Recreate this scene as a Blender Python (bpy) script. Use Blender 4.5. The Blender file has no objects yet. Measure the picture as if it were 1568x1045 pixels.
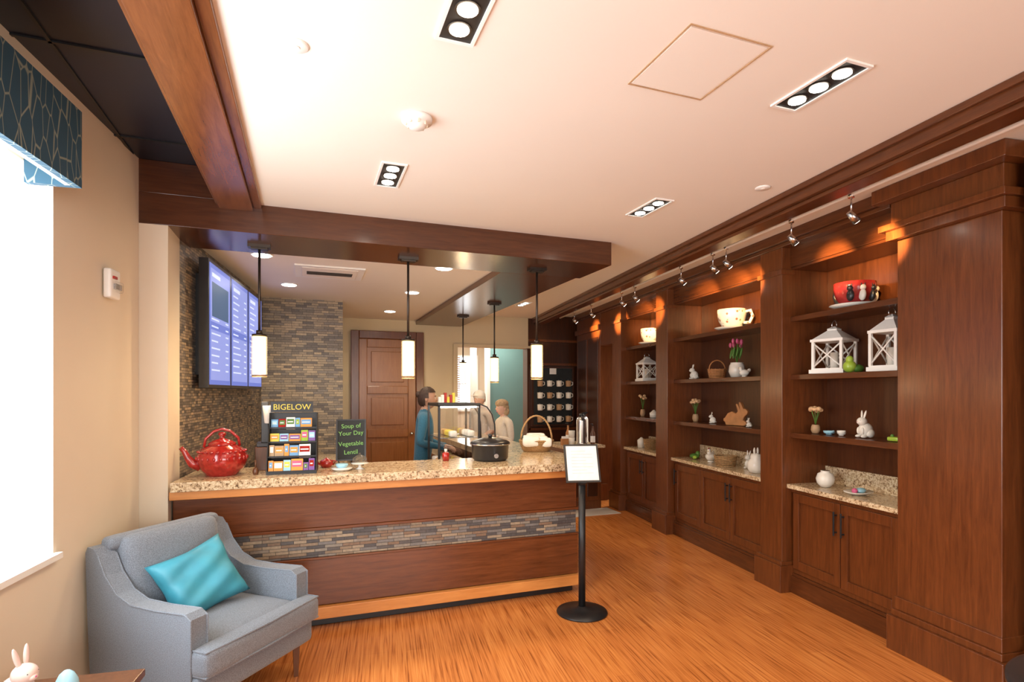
import bpy, bmesh, math, random
from mathutils import Matrix, Vector, Euler
random.seed(7)
SC=bpy.context.scene
COL=SC.collection
R=math.radians

# ------------------------------------------------------------ materials
def nt(m):
    m.use_nodes=True
    return m.node_tree, m.node_tree.nodes.get('Principled BSDF')
def setp(b,**k):
    for a,v in k.items():
        n={'col':'Base Color','rough':'Roughness','metal':'Metallic','coat':'Coat Weight','trans':'Transmission Weight',
           'ior':'IOR','alpha':'Alpha','emc':'Emission Color','ems':'Emission Strength','sheen':'Sheen Weight','spec':'Specular IOR Level','crough':'Coat Roughness'}[a]
        if n in b.inputs: b.inputs[n].default_value = (tuple(v)+(1,) if isinstance(v,(tuple,list)) and len(v)==3 else v)
def plain(name,col,rough=.5,var=.08,scale=12,bump=0,**k):
    m=bpy.data.materials.new(name); t,b=nt(m); setp(b,rough=rough,**k)
    tc=t.nodes.new('ShaderNodeTexCoord'); n=t.nodes.new('ShaderNodeTexNoise'); n.inputs['Scale'].default_value=scale; n.inputs['Detail'].default_value=3
    t.links.new(tc.outputs['Object'],n.inputs['Vector'])
    r=t.nodes.new('ShaderNodeValToRGB')
    r.color_ramp.elements[0].color=tuple(c*(1-var) for c in col)+(1,); r.color_ramp.elements[1].color=tuple(min(1,c*(1+var)) for c in col)+(1,)
    r.color_ramp.elements[0].position=.3; r.color_ramp.elements[1].position=.7
    t.links.new(n.outputs['Fac'],r.inputs[0]); t.links.new(r.outputs[0],b.inputs['Base Color'])
    if bump:
        bp=t.nodes.new('ShaderNodeBump'); bp.inputs['Strength'].default_value=bump; bp.inputs['Distance'].default_value=.01
        t.links.new(n.outputs['Fac'],bp.inputs['Height']); t.links.new(bp.outputs[0],b.inputs['Normal'])
    return m
def wood(name,c1,c2,rough=.30,sc=(14,14,1.2),coat=.18):
    m=bpy.data.materials.new(name); t,b=nt(m); setp(b,rough=rough,coat=coat,crough=.18,spec=.42)
    tc=t.nodes.new('ShaderNodeTexCoord'); mp=t.nodes.new('ShaderNodeMapping'); mp.inputs['Scale'].default_value=sc
    n=t.nodes.new('ShaderNodeTexNoise'); n.inputs['Scale'].default_value=3; n.inputs['Detail'].default_value=8; n.inputs['Roughness'].default_value=.65; n.inputs['Distortion'].default_value=.5
    r=t.nodes.new('ShaderNodeValToRGB'); e=r.color_ramp.elements
    e[0].position=.25; e[0].color=c1+(1,); e[1].position=.78; e[1].color=c2+(1,)
    t.links.new(tc.outputs['Object'],mp.inputs[0]); t.links.new(mp.outputs[0],n.inputs['Vector']); t.links.new(n.outputs['Fac'],r.inputs[0]); t.links.new(r.outputs[0],b.inputs['Base Color'])
    return m
def floorwood():
    m=bpy.data.materials.new('honey_plank_floor'); t,b=nt(m); setp(b,rough=.27,coat=.2,crough=.22)
    tc=t.nodes.new('ShaderNodeTexCoord'); mp=t.nodes.new('ShaderNodeMapping'); mp.inputs['Rotation'].default_value=(0,0,R(90+7.45))
    t.links.new(tc.outputs['Object'],mp.inputs[0])
    br=t.nodes.new('ShaderNodeTexBrick'); br.inputs['Scale'].default_value=1; br.inputs['Brick Width'].default_value=1.2; br.inputs['Row Height'].default_value=.13
    br.inputs['Mortar Size'].default_value=.0014; br.inputs['Color1'].default_value=(.28,.28,.28,1); br.inputs['Color2'].default_value=(.72,.72,.72,1); br.inputs['Mortar'].default_value=(.12,.12,.12,1)
    t.links.new(mp.outputs[0],br.inputs['Vector'])
    m2=t.nodes.new('ShaderNodeMapping'); m2.inputs['Scale'].default_value=(2.6,95,1); t.links.new(mp.outputs[0],m2.inputs[0])
    n=t.nodes.new('ShaderNodeTexNoise'); n.inputs['Scale'].default_value=1; n.inputs['Detail'].default_value=4; n.inputs['Distortion'].default_value=.15
    t.links.new(m2.outputs[0],n.inputs['Vector'])
    r=t.nodes.new('ShaderNodeValToRGB'); e=r.color_ramp.elements
    e[0].position=.30; e[0].color=(.27,.074,.015,1); e[1].position=.68; e[1].color=(.72,.275,.072,1)
    x=e.new(.46); x.color=(.56,.185,.041,1)
    t.links.new(n.outputs['Fac'],r.inputs[0])
    mx=t.nodes.new('ShaderNodeMixRGB'); mx.blend_type='OVERLAY'; mx.inputs[0].default_value=.25
    t.links.new(r.outputs[0],mx.inputs[1]); t.links.new(br.outputs['Color'],mx.inputs[2]); t.links.new(mx.outputs[0],b.inputs['Base Color'])
    return m
def mosaic(name,axis,bw,bh,cols,mort=(.035,.03,.025)):
    m=bpy.data.materials.new(name); t,b=nt(m); setp(b,rough=.45)
    tc=t.nodes.new('ShaderNodeTexCoord'); s=t.nodes.new('ShaderNodeSeparateXYZ'); c=t.nodes.new('ShaderNodeCombineXYZ')
    t.links.new(tc.outputs['Object'],s.inputs[0]); t.links.new(s.outputs[axis],c.inputs[0]); t.links.new(s.outputs[2],c.inputs[1])
    br=t.nodes.new('ShaderNodeTexBrick'); br.inputs['Scale'].default_value=1; br.inputs['Brick Width'].default_value=bw; br.inputs['Row Height'].default_value=bh
    br.inputs['Mortar Size'].default_value=.0016; br.offset=.37; br.squash=.7; br.squash_frequency=3
    br.inputs['Color1'].default_value=(0,0,0,1); br.inputs['Color2'].default_value=(1,1,1,1); br.inputs['Mortar'].default_value=(.5,.5,.5,1)
    t.links.new(c.outputs[0],br.inputs['Vector'])
    r=t.nodes.new('ShaderNodeValToRGB'); r.color_ramp.interpolation='CONSTANT'; e=r.color_ramp.elements
    e[0].color=cols[0]+(1,); e[0].position=0; e[1].position=1/len(cols); e[1].color=cols[1]+(1,)
    for i in range(2,len(cols)):
        x=e.new(i/len(cols)); x.color=cols[i]+(1,)
    t.links.new(br.outputs['Color'],r.inputs[0])
    n=t.nodes.new('ShaderNodeTexNoise'); n.inputs['Scale'].default_value=60; t.links.new(tc.outputs['Object'],n.inputs['Vector'])
    ov=t.nodes.new('ShaderNodeMixRGB'); ov.blend_type='OVERLAY'; ov.inputs[0].default_value=.35; t.links.new(r.outputs[0],ov.inputs[1]); t.links.new(n.outputs['Fac'],ov.inputs[2])
    mx=t.nodes.new('ShaderNodeMixRGB'); t.links.new(br.outputs['Fac'],mx.inputs[0]); t.links.new(ov.outputs[0],mx.inputs[1]); mx.inputs[2].default_value=mort+(1,)
    t.links.new(mx.outputs[0],b.inputs['Base Color'])
    bp=t.nodes.new('ShaderNodeBump'); bp.inputs['Distance'].default_value=.01; bp.inputs['Strength'].default_value=.6
    t.links.new(br.outputs['Color'],bp.inputs['Height']); t.links.new(bp.outputs[0],b.inputs['Normal'])
    return m
def granite():
    m=bpy.data.materials.new('speckled_granite'); t,b=nt(m); setp(b,rough=.16)
    tc=t.nodes.new('ShaderNodeTexCoord')
    n=t.nodes.new('ShaderNodeTexNoise'); n.inputs['Scale'].default_value=70; n.inputs['Detail'].default_value=5; n.inputs['Roughness'].default_value=.72
    t.links.new(tc.outputs['Object'],n.inputs['Vector'])
    n2=t.nodes.new('ShaderNodeTexNoise'); n2.inputs['Scale'].default_value=11; n2.inputs['Detail'].default_value=3; t.links.new(tc.outputs['Object'],n2.inputs['Vector'])
    r=t.nodes.new('ShaderNodeValToRGB'); e=r.color_ramp.elements
    e[0].position=.36; e[0].color=(.06,.035,.02,1); e[1].position=.62; e[1].color=(.74,.61,.42,1)
    x=e.new(.42); x.color=(.34,.21,.11,1); x=e.new(.50); x.color=(.60,.45,.27,1)
    mx=t.nodes.new('ShaderNodeMixRGB'); mx.blend_type='OVERLAY'; mx.inputs[0].default_value=.5
    t.links.new(n.outputs['Fac'],r.inputs[0]); t.links.new(r.outputs[0],mx.inputs[1]); t.links.new(n2.outputs['Fac'],mx.inputs[2]); t.links.new(mx.outputs[0],b.inputs['Base Color'])
    return m
def emis(name,col,st):
    m=bpy.data.materials.new(name); t,b=nt(m); setp(b,col=tuple(c*.1 for c in col),emc=col,ems=st,rough=.4); return m
def fabric(name,col,rough=.85):
    m=bpy.data.materials.new(name); t,b=nt(m); setp(b,rough=rough,sheen=.2)
    tc=t.nodes.new('ShaderNodeTexCoord'); w=t.nodes.new('ShaderNodeTexNoise'); w.inputs['Scale'].default_value=260; w.inputs['Detail'].default_value=2
    t.links.new(tc.outputs['Object'],w.inputs['Vector'])
    r=t.nodes.new('ShaderNodeValToRGB'); r.color_ramp.elements[0].color=tuple(c*.72 for c in col)+(1,); r.color_ramp.elements[1].color=tuple(c*1.25 for c in col)+(1,)
    r.color_ramp.elements[0].position=.35; r.color_ramp.elements[1].position=.65
    t.links.new(w.outputs['Fac'],r.inputs[0]); t.links.new(r.outputs[0],b.inputs['Base Color'])
    bp=t.nodes.new('ShaderNodeBump'); bp.inputs['Strength'].default_value=.25; bp.inputs['Distance'].default_value=.003; t.links.new(w.outputs['Fac'],bp.inputs['Height']); t.links.new(bp.outputs[0],b.inputs['Normal'])
    return m
def branchy():
    m=bpy.data.materials.new('branch_print_fabric'); t,b=nt(m); setp(b,rough=.8)
    tc=t.nodes.new('ShaderNodeTexCoord'); mp=t.nodes.new('ShaderNodeMapping'); mp.inputs['Scale'].default_value=(1,1,.35); mp.inputs['Rotation'].default_value=(R(25),0,0)
    v=t.nodes.new('ShaderNodeTexVoronoi'); v.feature='DISTANCE_TO_EDGE'; v.inputs['Scale'].default_value=19
    t.links.new(tc.outputs['Object'],mp.inputs[0]); t.links.new(mp.outputs[0],v.inputs['Vector'])
    r=t.nodes.new('ShaderNodeValToRGB'); e=r.color_ramp.elements; e[0].position=.012; e[0].color=(.22,.26,.22,1); e[1].position=.04; e[1].color=(.018,.07,.115,1)
    t.links.new(v.outputs['Distance'],r.inputs[0]); t.links.new(r.outputs[0],b.inputs['Base Color'])
    return m
def pattern_cup(name,a,bg,c3):
    m=bpy.data.materials.new(name); t,b=nt(m); setp(b,rough=.15)
    tc=t.nodes.new('ShaderNodeTexCoord'); v=t.nodes.new('ShaderNodeTexVoronoi'); v.inputs['Scale'].default_value=22
    t.links.new(tc.outputs['Object'],v.inputs['Vector'])
    r=t.nodes.new('ShaderNodeValToRGB'); e=r.color_ramp.elements; e[0].position=.18; e[0].color=a+(1,); e[1].position=.36; e[1].color=bg+(1,)
    x=e.new(.25); x.color=c3+(1,)
    t.links.new(v.outputs['Distance'],r.inputs[0]); t.links.new(r.outputs[0],b.inputs['Base Color']); return m

WOOD=wood('cherry_wood',(.078,.0205,.0052),(.190,.056,.0145))
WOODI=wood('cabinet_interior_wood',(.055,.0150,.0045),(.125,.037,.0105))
WOODD=wood('dark_cherry_wood',(.030,.0095,.004),(.070,.021,.007))
WOODH=wood('cherry_wood_horizontal',(.082,.0215,.0058),(.188,.054,.0145),sc=(1.2,14,14),rough=.26,coat=.25)
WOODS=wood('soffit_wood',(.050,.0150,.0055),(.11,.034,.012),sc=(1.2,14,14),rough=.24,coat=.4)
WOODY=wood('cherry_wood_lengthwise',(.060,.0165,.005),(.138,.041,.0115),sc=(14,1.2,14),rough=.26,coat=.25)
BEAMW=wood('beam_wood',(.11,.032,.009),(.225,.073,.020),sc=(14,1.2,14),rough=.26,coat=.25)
WOODL=wood('honey_wood_edge',(.52,.19,.045),(.72,.31,.085),sc=(1.2,10,10))
DOORW=wood('door_wood',(.25,.095,.028),(.38,.155,.050))
FLOOR=floorwood()
GRAN=granite()
WALL=plain('cream_paint',(.73,.63,.49),.7,.015,3)
WALL2=plain('tan_paint',(.62,.51,.33),.7,.015,3)
CEIL=plain('white_ceiling_paint',(.82,.77,.69),.8,.01,2)
DKCEIL=plain('navy_ceiling_panel',(.008,.010,.022),.35,.1,2)
WHITE=plain('white_paint',(.85,.84,.8),.5,.02,5)
CER=plain('white_ceramic',(.80,.76,.68),.2,.03,8)
BLACK=plain('black_metal',(.012,.012,.013),.4,.1,20)
BLKP=plain('black_plastic',(.02,.02,.022),.3,.1,20)
STEEL=plain('brushed_steel',(.6,.6,.6),.25,.05,30,metal=1.0)
BRONZE=plain('bronze_metal',(.06,.045,.035),.35,.1,20,metal=.7)
RED=plain('red_glaze',(.36,.018,.014),.15,.25,40,coat=.6)
GREEN=plain('leaf_green',(.08,.20,.03),.5,.2,20)
LIME=plain('lime_glaze',(.33,.48,.05),.3,.1,20)
PINK=plain('pink_petals',(.60,.10,.22),.5,.1,20)
ORNG=plain('dried_flower_tan',(.66,.42,.22),.7,.3,60)
TAN=plain('tan_clay',(.45,.28,.15),.6,.1,20)
CARVED=plain('carved_light_wood',(.45,.20,.07),.5,.15,20)
WICK=plain('wicker',(.38,.22,.09),.7,.3,90,bump=.8)
BLUE=plain('pale_blue_glaze',(.35,.62,.75),.3,.05,10)
YEL=plain('yellow_card',(.80,.62,.08),.6,.05,10)
CLOTH=plain('white_cloth',(.85,.83,.78),.9,.04,20)
FAB=fabric('slate_blue_upholstery',(.175,.20,.235))
TEAL=plain('teal_satin',(.045,.28,.37),.5,.15,7)
VAL=branchy()
FLOR=pattern_cup('floral_ceramic',(.70,.12,.12),(.78,.76,.70),(.1,.35,.2))
CATC=plain('crimson_painted_ceramic',(.30,.025,.025),.2,.35,16)
LEGW=wood('walnut_leg',(.08,.03,.012),(.16,.06,.025))
MOS=mosaic('stone_mosaic_back',0,.12,.028,[(.17,.135,.10),(.25,.20,.14),(.34,.26,.165),(.21,.175,.14),(.42,.32,.20),(.29,.23,.155),(.13,.105,.085)])
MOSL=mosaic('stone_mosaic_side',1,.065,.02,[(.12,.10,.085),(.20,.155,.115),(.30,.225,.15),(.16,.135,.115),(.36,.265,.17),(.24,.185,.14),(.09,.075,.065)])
MOSF=mosaic('stone_mosaic_front',0,.12,.022,[(.10,.09,.085),(.24,.175,.115),(.17,.16,.15),(.32,.25,.17),(.075,.07,.07),(.24,.21,.17),(.20,.13,.085)])
GLOW=emis('frosted_lamp_glow',(1,.66,.27),3.6)
LED=emis('led_glow',(1,.93,.8),25.0)
SCREEN=emis('screen_glow',(.16,.22,.68),.9)
SCREEN2=emis('screen_panel_glow',(.32,.38,.84),.9)
SCRW=emis('screen_text_glow',(.70,.76,1),1.0)
SKYW=emis('overcast_daylight_pane',(.93,.97,1),6.0)
SKIN=plain('skin',(.55,.31,.21),.5,.05,20)
SKIN2=plain('fair_skin',(.68,.43,.33),.5,.05,20)
GLASS=bpy.data.materials.new('clear_glass'); _t,_b=nt(GLASS); setp(_b,col=(.9,.95,.95),rough=.02,trans=1.0,ior=1.45,alpha=.22)
TEALW=plain('teal_wall_paint',(.13,.25,.25),.7,.02,3)
CHALK=plain('chalkboard_black',(.012,.015,.015),.7,.3,8)
CHG=emis('chalk_green_glow',(.45,.90,.18),.5)  # lime lettering made bright by emission, though chalk is no lamp
TILEF=plain('pale_floor_tile',(.70,.66,.60),.3,.05,4)

# ------------------------------------------------------------ mesh builder
class B:
    def __init__(s): s.bm=bmesh.new(); s.m=[]
    def mi(s,mat):
        if mat not in s.m: s.m.append(mat)
        return s.m.index(mat)
    def _fin(s,verts,mat,smooth,M):
        if M is not None: bmesh.ops.transform(s.bm,matrix=M,verts=verts)
        i=s.mi(mat); fs=set(f for v in verts for f in v.link_faces)
        for f in fs: f.material_index=i; f.smooth=smooth
    def box(s,x0,x1,y0,y1,z0,z1,mat,M=None):
        r=bmesh.ops.create_cube(s.bm,size=1)['verts']
        for v in r: v.co=Vector(((x0+x1)/2+v.co.x*(x1-x0),(y0+y1)/2+v.co.y*(y1-y0),(z0+z1)/2+v.co.z*(z1-z0)))
        s._fin(r,mat,False,M)
    def cyl(s,c,r,h,mat,r2=None,seg=28,M=None,smooth=True,axis='Z'):
        rt={'Z':Matrix(),'X':Matrix.Rotation(R(90),4,'Y'),'Y':Matrix.Rotation(R(-90),4,'X')}[axis]
        v=bmesh.ops.create_cone(s.bm,cap_ends=True,segments=seg,radius1=r,radius2=r if r2 is None else r2,depth=h)['verts']
        bmesh.ops.transform(s.bm,matrix=Matrix.Translation(c)@rt,verts=v)
        s._fin(v,mat,smooth,M)
        for f in set(f for x in v for f in x.link_faces):
            if len(f.verts)>4: f.smooth=False
    def lathe(s,prof,mat,c=(0,0,0),seg=36,M=None,sx=1,sy=1):
        rings=[]; allv=[]
        for (r,z) in prof:
            if r<1e-5: ring=[s.bm.verts.new((c[0],c[1],c[2]+z))]
            else: ring=[s.bm.verts.new((c[0]+r*sx*math.cos(2*math.pi*i/seg),c[1]+r*sy*math.sin(2*math.pi*i/seg),c[2]+z)) for i in range(seg)]
            rings.append(ring); allv+=ring
        for a,b in zip(rings,rings[1:]):
            for i in range(seg):
                j=(i+1)%seg
                try:
                    if len(a)==1 and len(b)==1: pass
                    elif len(a)==1: s.bm.faces.new((a[0],b[j],b[i]))
                    elif len(b)==1: s.bm.faces.new((a[i],a[j],b[0]))
                    else: s.bm.faces.new((a[i],a[j],b[j],b[i]))
                except ValueError: pass
        s._fin(allv,mat,True,M)
    def sph(s,c,r,mat,rot=None,M=None,seg=20):
        if not isinstance(r,(tuple,list)): r=(r,r,r)
        v=bmesh.ops.create_uvsphere(s.bm,u_segments=seg,v_segments=max(8,seg*2//3),radius=1)['verts']
        T=Matrix.Translation(c)@(Euler([R(a) for a in rot]).to_matrix().to_4x4() if rot else Matrix())@Matrix.Diagonal((r[0],r[1],r[2],1))
        bmesh.ops.transform(s.bm,matrix=T,verts=v); s._fin(v,mat,True,M)
    def tube(s,pts,r,mat,seg=10,M=None,closed=False):
        pts=[Vector(p) for p in pts]; n=len(pts); rr=r if isinstance(r,(list,tuple)) else [r]*n
        rings=[]; allv=[]; up=None
        for i,p in enumerate(pts):
            a=pts[(i-1)%n] if (i>0 or closed) else p; b=pts[(i+1)%n] if (i<n-1 or closed) else p
            d=(b-a).normalized()
            if up is None:
                up=Vector((0,0,1)) if abs(d.z)<.9 else Vector((1,0,0))
            x=up.cross(d)
            if x.length<1e-4: x=Vector((1,0,0)).cross(d)
            x.normalize(); y=d.cross(x).normalized(); up=y
            ring=[s.bm.verts.new(p+(x*math.cos(2*math.pi*k/seg)+y*math.sin(2*math.pi*k/seg))*rr[i]) for k in range(seg)]
            rings.append(ring); allv+=ring
        m=n if closed else n-1
        for i in range(m):
            a=rings[i]; b=rings[(i+1)%n]
            for k in range(seg):
                j=(k+1)%seg; s.bm.faces.new((a[k],a[j],b[j],b[k]))
        if not closed:
            s.bm.faces.new(rings[0][::-1]); s.bm.faces.new(rings[-1])
        s._fin(allv,mat,True,M)
    def prism(s,poly,z0,z1,mat,M=None,smooth=False):
        a=[s.bm.verts.new((p[0],p[1],z0)) for p in poly]; b=[s.bm.verts.new((p[0],p[1],z1)) for p in poly]
        n=len(poly); s.bm.faces.new(a[::-1]); s.bm.faces.new(b)
        for i in range(n):
            j=(i+1)%n; s.bm.faces.new((a[i],a[j],b[j],b[i]))
        s._fin(a+b,mat,smooth,M)
    def rbox(s,c,h,r,mat,puff=0,cuts=9,M=None,pz=True):
        N=cuts+1; H=Vector(h); D={}
        def V(k):
            if k not in D:
                p=Vector([math.sin((-1+2*a/N)*math.pi/2) for a in k])
                P=Vector((p.x*H.x,p.y*H.y,p.z*H.z))
                I=Vector([max(-(H[i]-r),min(H[i]-r,P[i])) for i in range(3)])
                d=P-I
                if d.length>1e-6: P=I+d.normalized()*r
                if pz: P.z+=puff*(1-p.x**2)*(1-p.y**2)*(1 if p.z>0 else -.3)
                else: P.y-=puff*(1-p.x**2)*(1-p.z**2)*(1 if p.y<0 else 0)
                D[k]=s.bm.verts.new(P+Vector(c))
            return D[k]
        for ax in range(3):
            for e in (0,N):
                for i in range(N):
                    for j in range(N):
                        q=[]
                        for (a,b) in ((i,j),(i+1,j),(i+1,j+1),(i,j+1)):
                            k=[a,b]; k.insert(ax,e); q.append(V(tuple(k)))
                        s.bm.faces.new(q)
        s._fin(list(D.values()),mat,True,M)
    def finish(s,name,loc=(0,0,0),rz=0,bev=0,parent=None,scale=None,rot=None):
        bmesh.ops.recalc_face_normals(s.bm,faces=s.bm.faces[:])
        me=bpy.data.meshes.new(name); s.bm.to_mesh(me); s.bm.free()
        for m in s.m: me.materials.append(m)
        o=bpy.data.objects.new(name,me); COL.objects.link(o); o.location=loc
        o.rotation_euler=rot if rot else (0,0,R(rz))
        if scale: o.scale=(scale,)*3
        if bev:
            b=o.modifiers.new('Bevel','BEVEL'); b.width=bev; b.segments=2; b.limit_method='ANGLE'; b.angle_limit=R(50)
        if parent: o.parent=parent
        return o
XY_YZ=Matrix(((0,0,1,0),(1,0,0,0),(0,1,0,0),(0,0,0,1)))  # (a,b,c)->(x=c,y=a,z=b)

def text(body,size,mat,parent,loc,rot,name='lettering',align='CENTER',ex=.0008):
    c=bpy.data.curves.new(name,'FONT'); c.body=body; c.size=size; c.extrude=ex; c.align_x=align; c.resolution_u=3
    c.materials.append(mat); o=bpy.data.objects.new(name,c); COL.objects.link(o); o.parent=parent; o.location=loc; o.rotation_euler=rot; return o
def light(kind,name,loc,energy,col,parent=None,rot=(0,0,0),**k):
    l=bpy.data.lights.new(name,kind); l.energy=energy; l.color=col
    for a,v in k.items(): setattr(l,a,v)
    o=bpy.data.objects.new(name,l); COL.objects.link(o); o.location=loc; o.rotation_euler=rot
    if parent: o.parent=parent
    return o
BK=-7.45
def L(s,t,z=0):
    a=R(BK); return Vector((s*math.cos(a)-t*math.sin(a), s*math.sin(a)+t*math.cos(a), z))

H=2.89
WARM=(1,.79,.55)
# ------------------------------------------------------------ shell
b=B(); b.box(-5,8,-4,14,-.1,0,FLOOR); b.finish('floor')
b=B(); b.box(3.3,4.0,6.55,6.93,.001,.006,TILEF); b.finish('floor_tile_inset')
# main ceiling
b=B()
p1=L(2.45,-3.2);p2=L(2.45,9.6)
b.prism([(-.30,-3.2),(p1.x,p1.y),(p2.x,p2.y),(-.30,p2.y)],H,H+.05,CEIL); b.finish('ceiling')
b=B(); b.box(2.5,6.2,-3.2,9.4,2.95,3.0,CEIL); b.finish('ceiling_track_bay',rz=BK)
b=B(); b.box(-1,1.62,4.5,8.7,2.76,2.80,CEIL); b.finish('ceiling_service_area')
b=B(); b.box(-2.4,-.3,-3.2,4.4,3.1,3.15,DKCEIL)
for i in range(8): b.box(-2.4,-.3,-2.6+i*.9,-2.585+i*.9,3.092,3.101,BLACK)
for i in range(3): b.box(-1.6+i*.6,-1.585+i*.6,-3.2,4.4,3.092,3.101,BLACK)
b.finish('ceiling_dark_bay')
# left wall with window opening (own frame)
WL=(-1.4586,0,0); WR=-6.82
b=B()
for (y0,y1,z0,z1) in [(-3.2,.7,0,3.15),(3.13,4.06,0,3.15),(.7,3.13,0,.90),(.7,3.13,2.62,3.15)]:
    b.box(-.18,0,y0,y1,z0,z1,WALL)
b.finish('wall_left',WL,WR)
b=B(); b.box(-.17,.03,.66,3.15,.885,.912,WHITE)
b.box(-.17,-.08,.7,.74,.912,2.62,WHITE); b.box(-.17,-.08,.74,3.13,2.58,2.62,WHITE); 
b.box(-.10,-.075,.72,3.13,.905,2.62,SKYW)
w=b.finish('window_1',WL,WR)
light('AREA','window_daylight',(-.07,1.93,1.76),48,(.78,.89,1),w,(0,R(-90),0),shape='RECTANGLE',size=1.66,size_y=2.38)
b=B(); b.box(.0,.03,-3.2,4.0,0,.12,WHITE); b.finish('baseboard_left',WL,WR)
# pilaster
b=B(); b.prism([(-1.0,4.035),(-.82,4.035),(-.82,4.376),(-1.2,4.376),(-1.2,4.035)],0,2.72,WALL); b.finish('wall_pilaster')
# tile side wall
b=B(); b.box(-.25,0,0,2.74,0,2.8,MOSL); b.finish('wall_tiled_side',(-.82,4.376,0),WR)
b=B(); b.box(-1.0,.415,7.08,8.7,0,2.8,MOS); b.finish('wall_tiled_back')
# back wall with door
b=B(); b.box(.42,.62,8.68,8.8,0,3.1,WALL2); b.box(1.72,2.25,8.68,8.8,0,3.1,WALL2); b.box(.62,1.72,8.68,8.8,2.58,3.1,WALL2)
b.box(2.25,3.5,8.68,8.8,2.42,3.1,WALL2); b.finish('wall_back')
b=B(); b.box(3.5,4.6,8.68,8.8,0,3.1,WOODD)
for z in (.5,1.0,2.1,2.5): b.box(3.5,4.6,8.64,8.68,z,z+.04,WOOD)
b.finish('wall_back_paneled')
b=B()
b.box(.62,.74,8.62,8.679,0,2.58,WOOD); b.box(1.6,1.72,8.62,8.679,0,2.58,WOOD); b.box(.74,1.6,8.62,8.679,2.46,2.58,WOOD)
b.box(.74,1.6,8.68,8.72,0,2.46,DOORW)
for (x0,x1,z0,z1) in [(.74,.86,0,2.46),(1.48,1.6,0,2.46),(.86,1.48,0,.2),(.86,1.48,.95,1.08),(.86,1.48,1.62,1.74),(.86,1.48,2.33,2.46)]:
    b.box(x0,x1,8.655,8.69,z0,z1,DOORW)
for (z0,z1) in [(.27,.88),(1.14,1.56),(1.80,2.27)]: b.box(.92,1.42,8.665,8.69,z0,z1,DOORW)
b.sph((1.53,8.62,1.0),.03,STEEL)
b.finish('door_1',bev=.008)
# right wall behind the bookcase
b=B(); b.box(3.66,3.8,-3.2,7.5,0,3.0,WALL); b.box(3.66,3.8,7.95,9.3,0,3.0,WALL); b.box(3.66,3.8,7.5,7.95,2.3,3.0,WALL); b.finish('wall_right',rz=BK)
# doorway nook beyond
b=B(); b.box(5.6,5.7,6.4,9.6,0,3,WHITE); b.box(3.8,5.6,9.5,9.6,0,3,WHITE); b.box(3.8,5.6,6.4,6.5,0,3,WHITE); n=b.finish('wall_side_hall',rz=BK)
light('AREA','hall_fill_light',(4.7,8.0,2.9),80,(1,.95,.88),n,(0,0,0),size=1)  # area light added to brighten the hall; it has no fixture
# room behind the camera
b=B()
for (x0,x1,z0,z1) in [(-2.5,-.8,0,3.2),(2.6,5,0,3.2),(-.8,2.6,0,.8),(-.8,2.6,2.6,3.2)]: b.box(x0,x1,-3.3,-3.1,z0,z1,WALL)
b.finish('wall_rear')
b=B(); 
for x in (-.8,.3,1.45,2.55): b.box(x,x+.05,-3.28,-3.2,.8,2.6,WHITE)
b.box(-.8,2.6,-3.28,-3.2,.8,.85,WHITE); b.box(-.8,2.6,-3.28,-3.2,2.55,2.6,WHITE); b.box(-.8,2.6,-3.27,-3.25,.8,2.6,SKYW)
w=b.finish('rear_fill_window')  # unseen glowing window added behind the camera to light the room
light('AREA','rear_fill_light',(.9,-3.1,1.7),62,(1,.93,.84),w,(R(90),0,0),shape='RECTANGLE',size=3.3,size_y=1.75)  # added fill light aimed forward from the rear wall
# far room seen through the opening
b=B(); b.box(1.0,6,12.5,12.6,0,3,WALL); b.box(1.0,1.1,8.8,12.5,0,3,WALL); b.box(5.9,6,8.8,12.5,0,3,WALL); b.finish('wall_far_room')
b=B(); b.box(1,6,8.8,12.6,3.0,3.05,CEIL); c=b.finish('ceiling_far_room')
light('AREA','far_room_fill_light',(3.0,10.2,2.95),120,(1,.93,.82),c,(0,0,0),size=1.5)  # added area light brightens the far room in place of daylight
b=B(); b.box(3.34,4.4,10.3,10.4,0,2.6,TEALW); b.box(3.28,3.34,10.25,10.42,0,2.6,WHITE); b.box(3.28,4.4,10.25,10.42,2.6,2.68,WHITE); b.finish('wall_teal_partition')
b=B(); b.box(2.95,3.05,10.2,10.3,0,3.0,WHITE); b.box(2.93,3.07,10.18,10.32,0,.15,WHITE); b.box(2.93,3.07,10.18,10.32,2.6,2.7,WHITE); b.finish('white_post')
b=B(); b.box(2.65,3.75,12.42,12.5,1.2,2.5,WHITE); b.box(2.72,3.68,12.40,12.43,1.26,2.44,SKYW)
for i in range(24): b.box(2.72,3.30,12.34,12.40,2.42-i*.05,2.444-i*.05,DOORW)
b.finish('window_3')
b=B(); b.box(2.2,3.53,8.64,8.84,2.38,2.42,WALL2); b.box(2.2,2.27,8.64,8.84,0,2.38,WALL2); b.box(3.47,3.53,8.64,8.84,0,2.38,WOODD); b.finish('trim_1')

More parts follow.
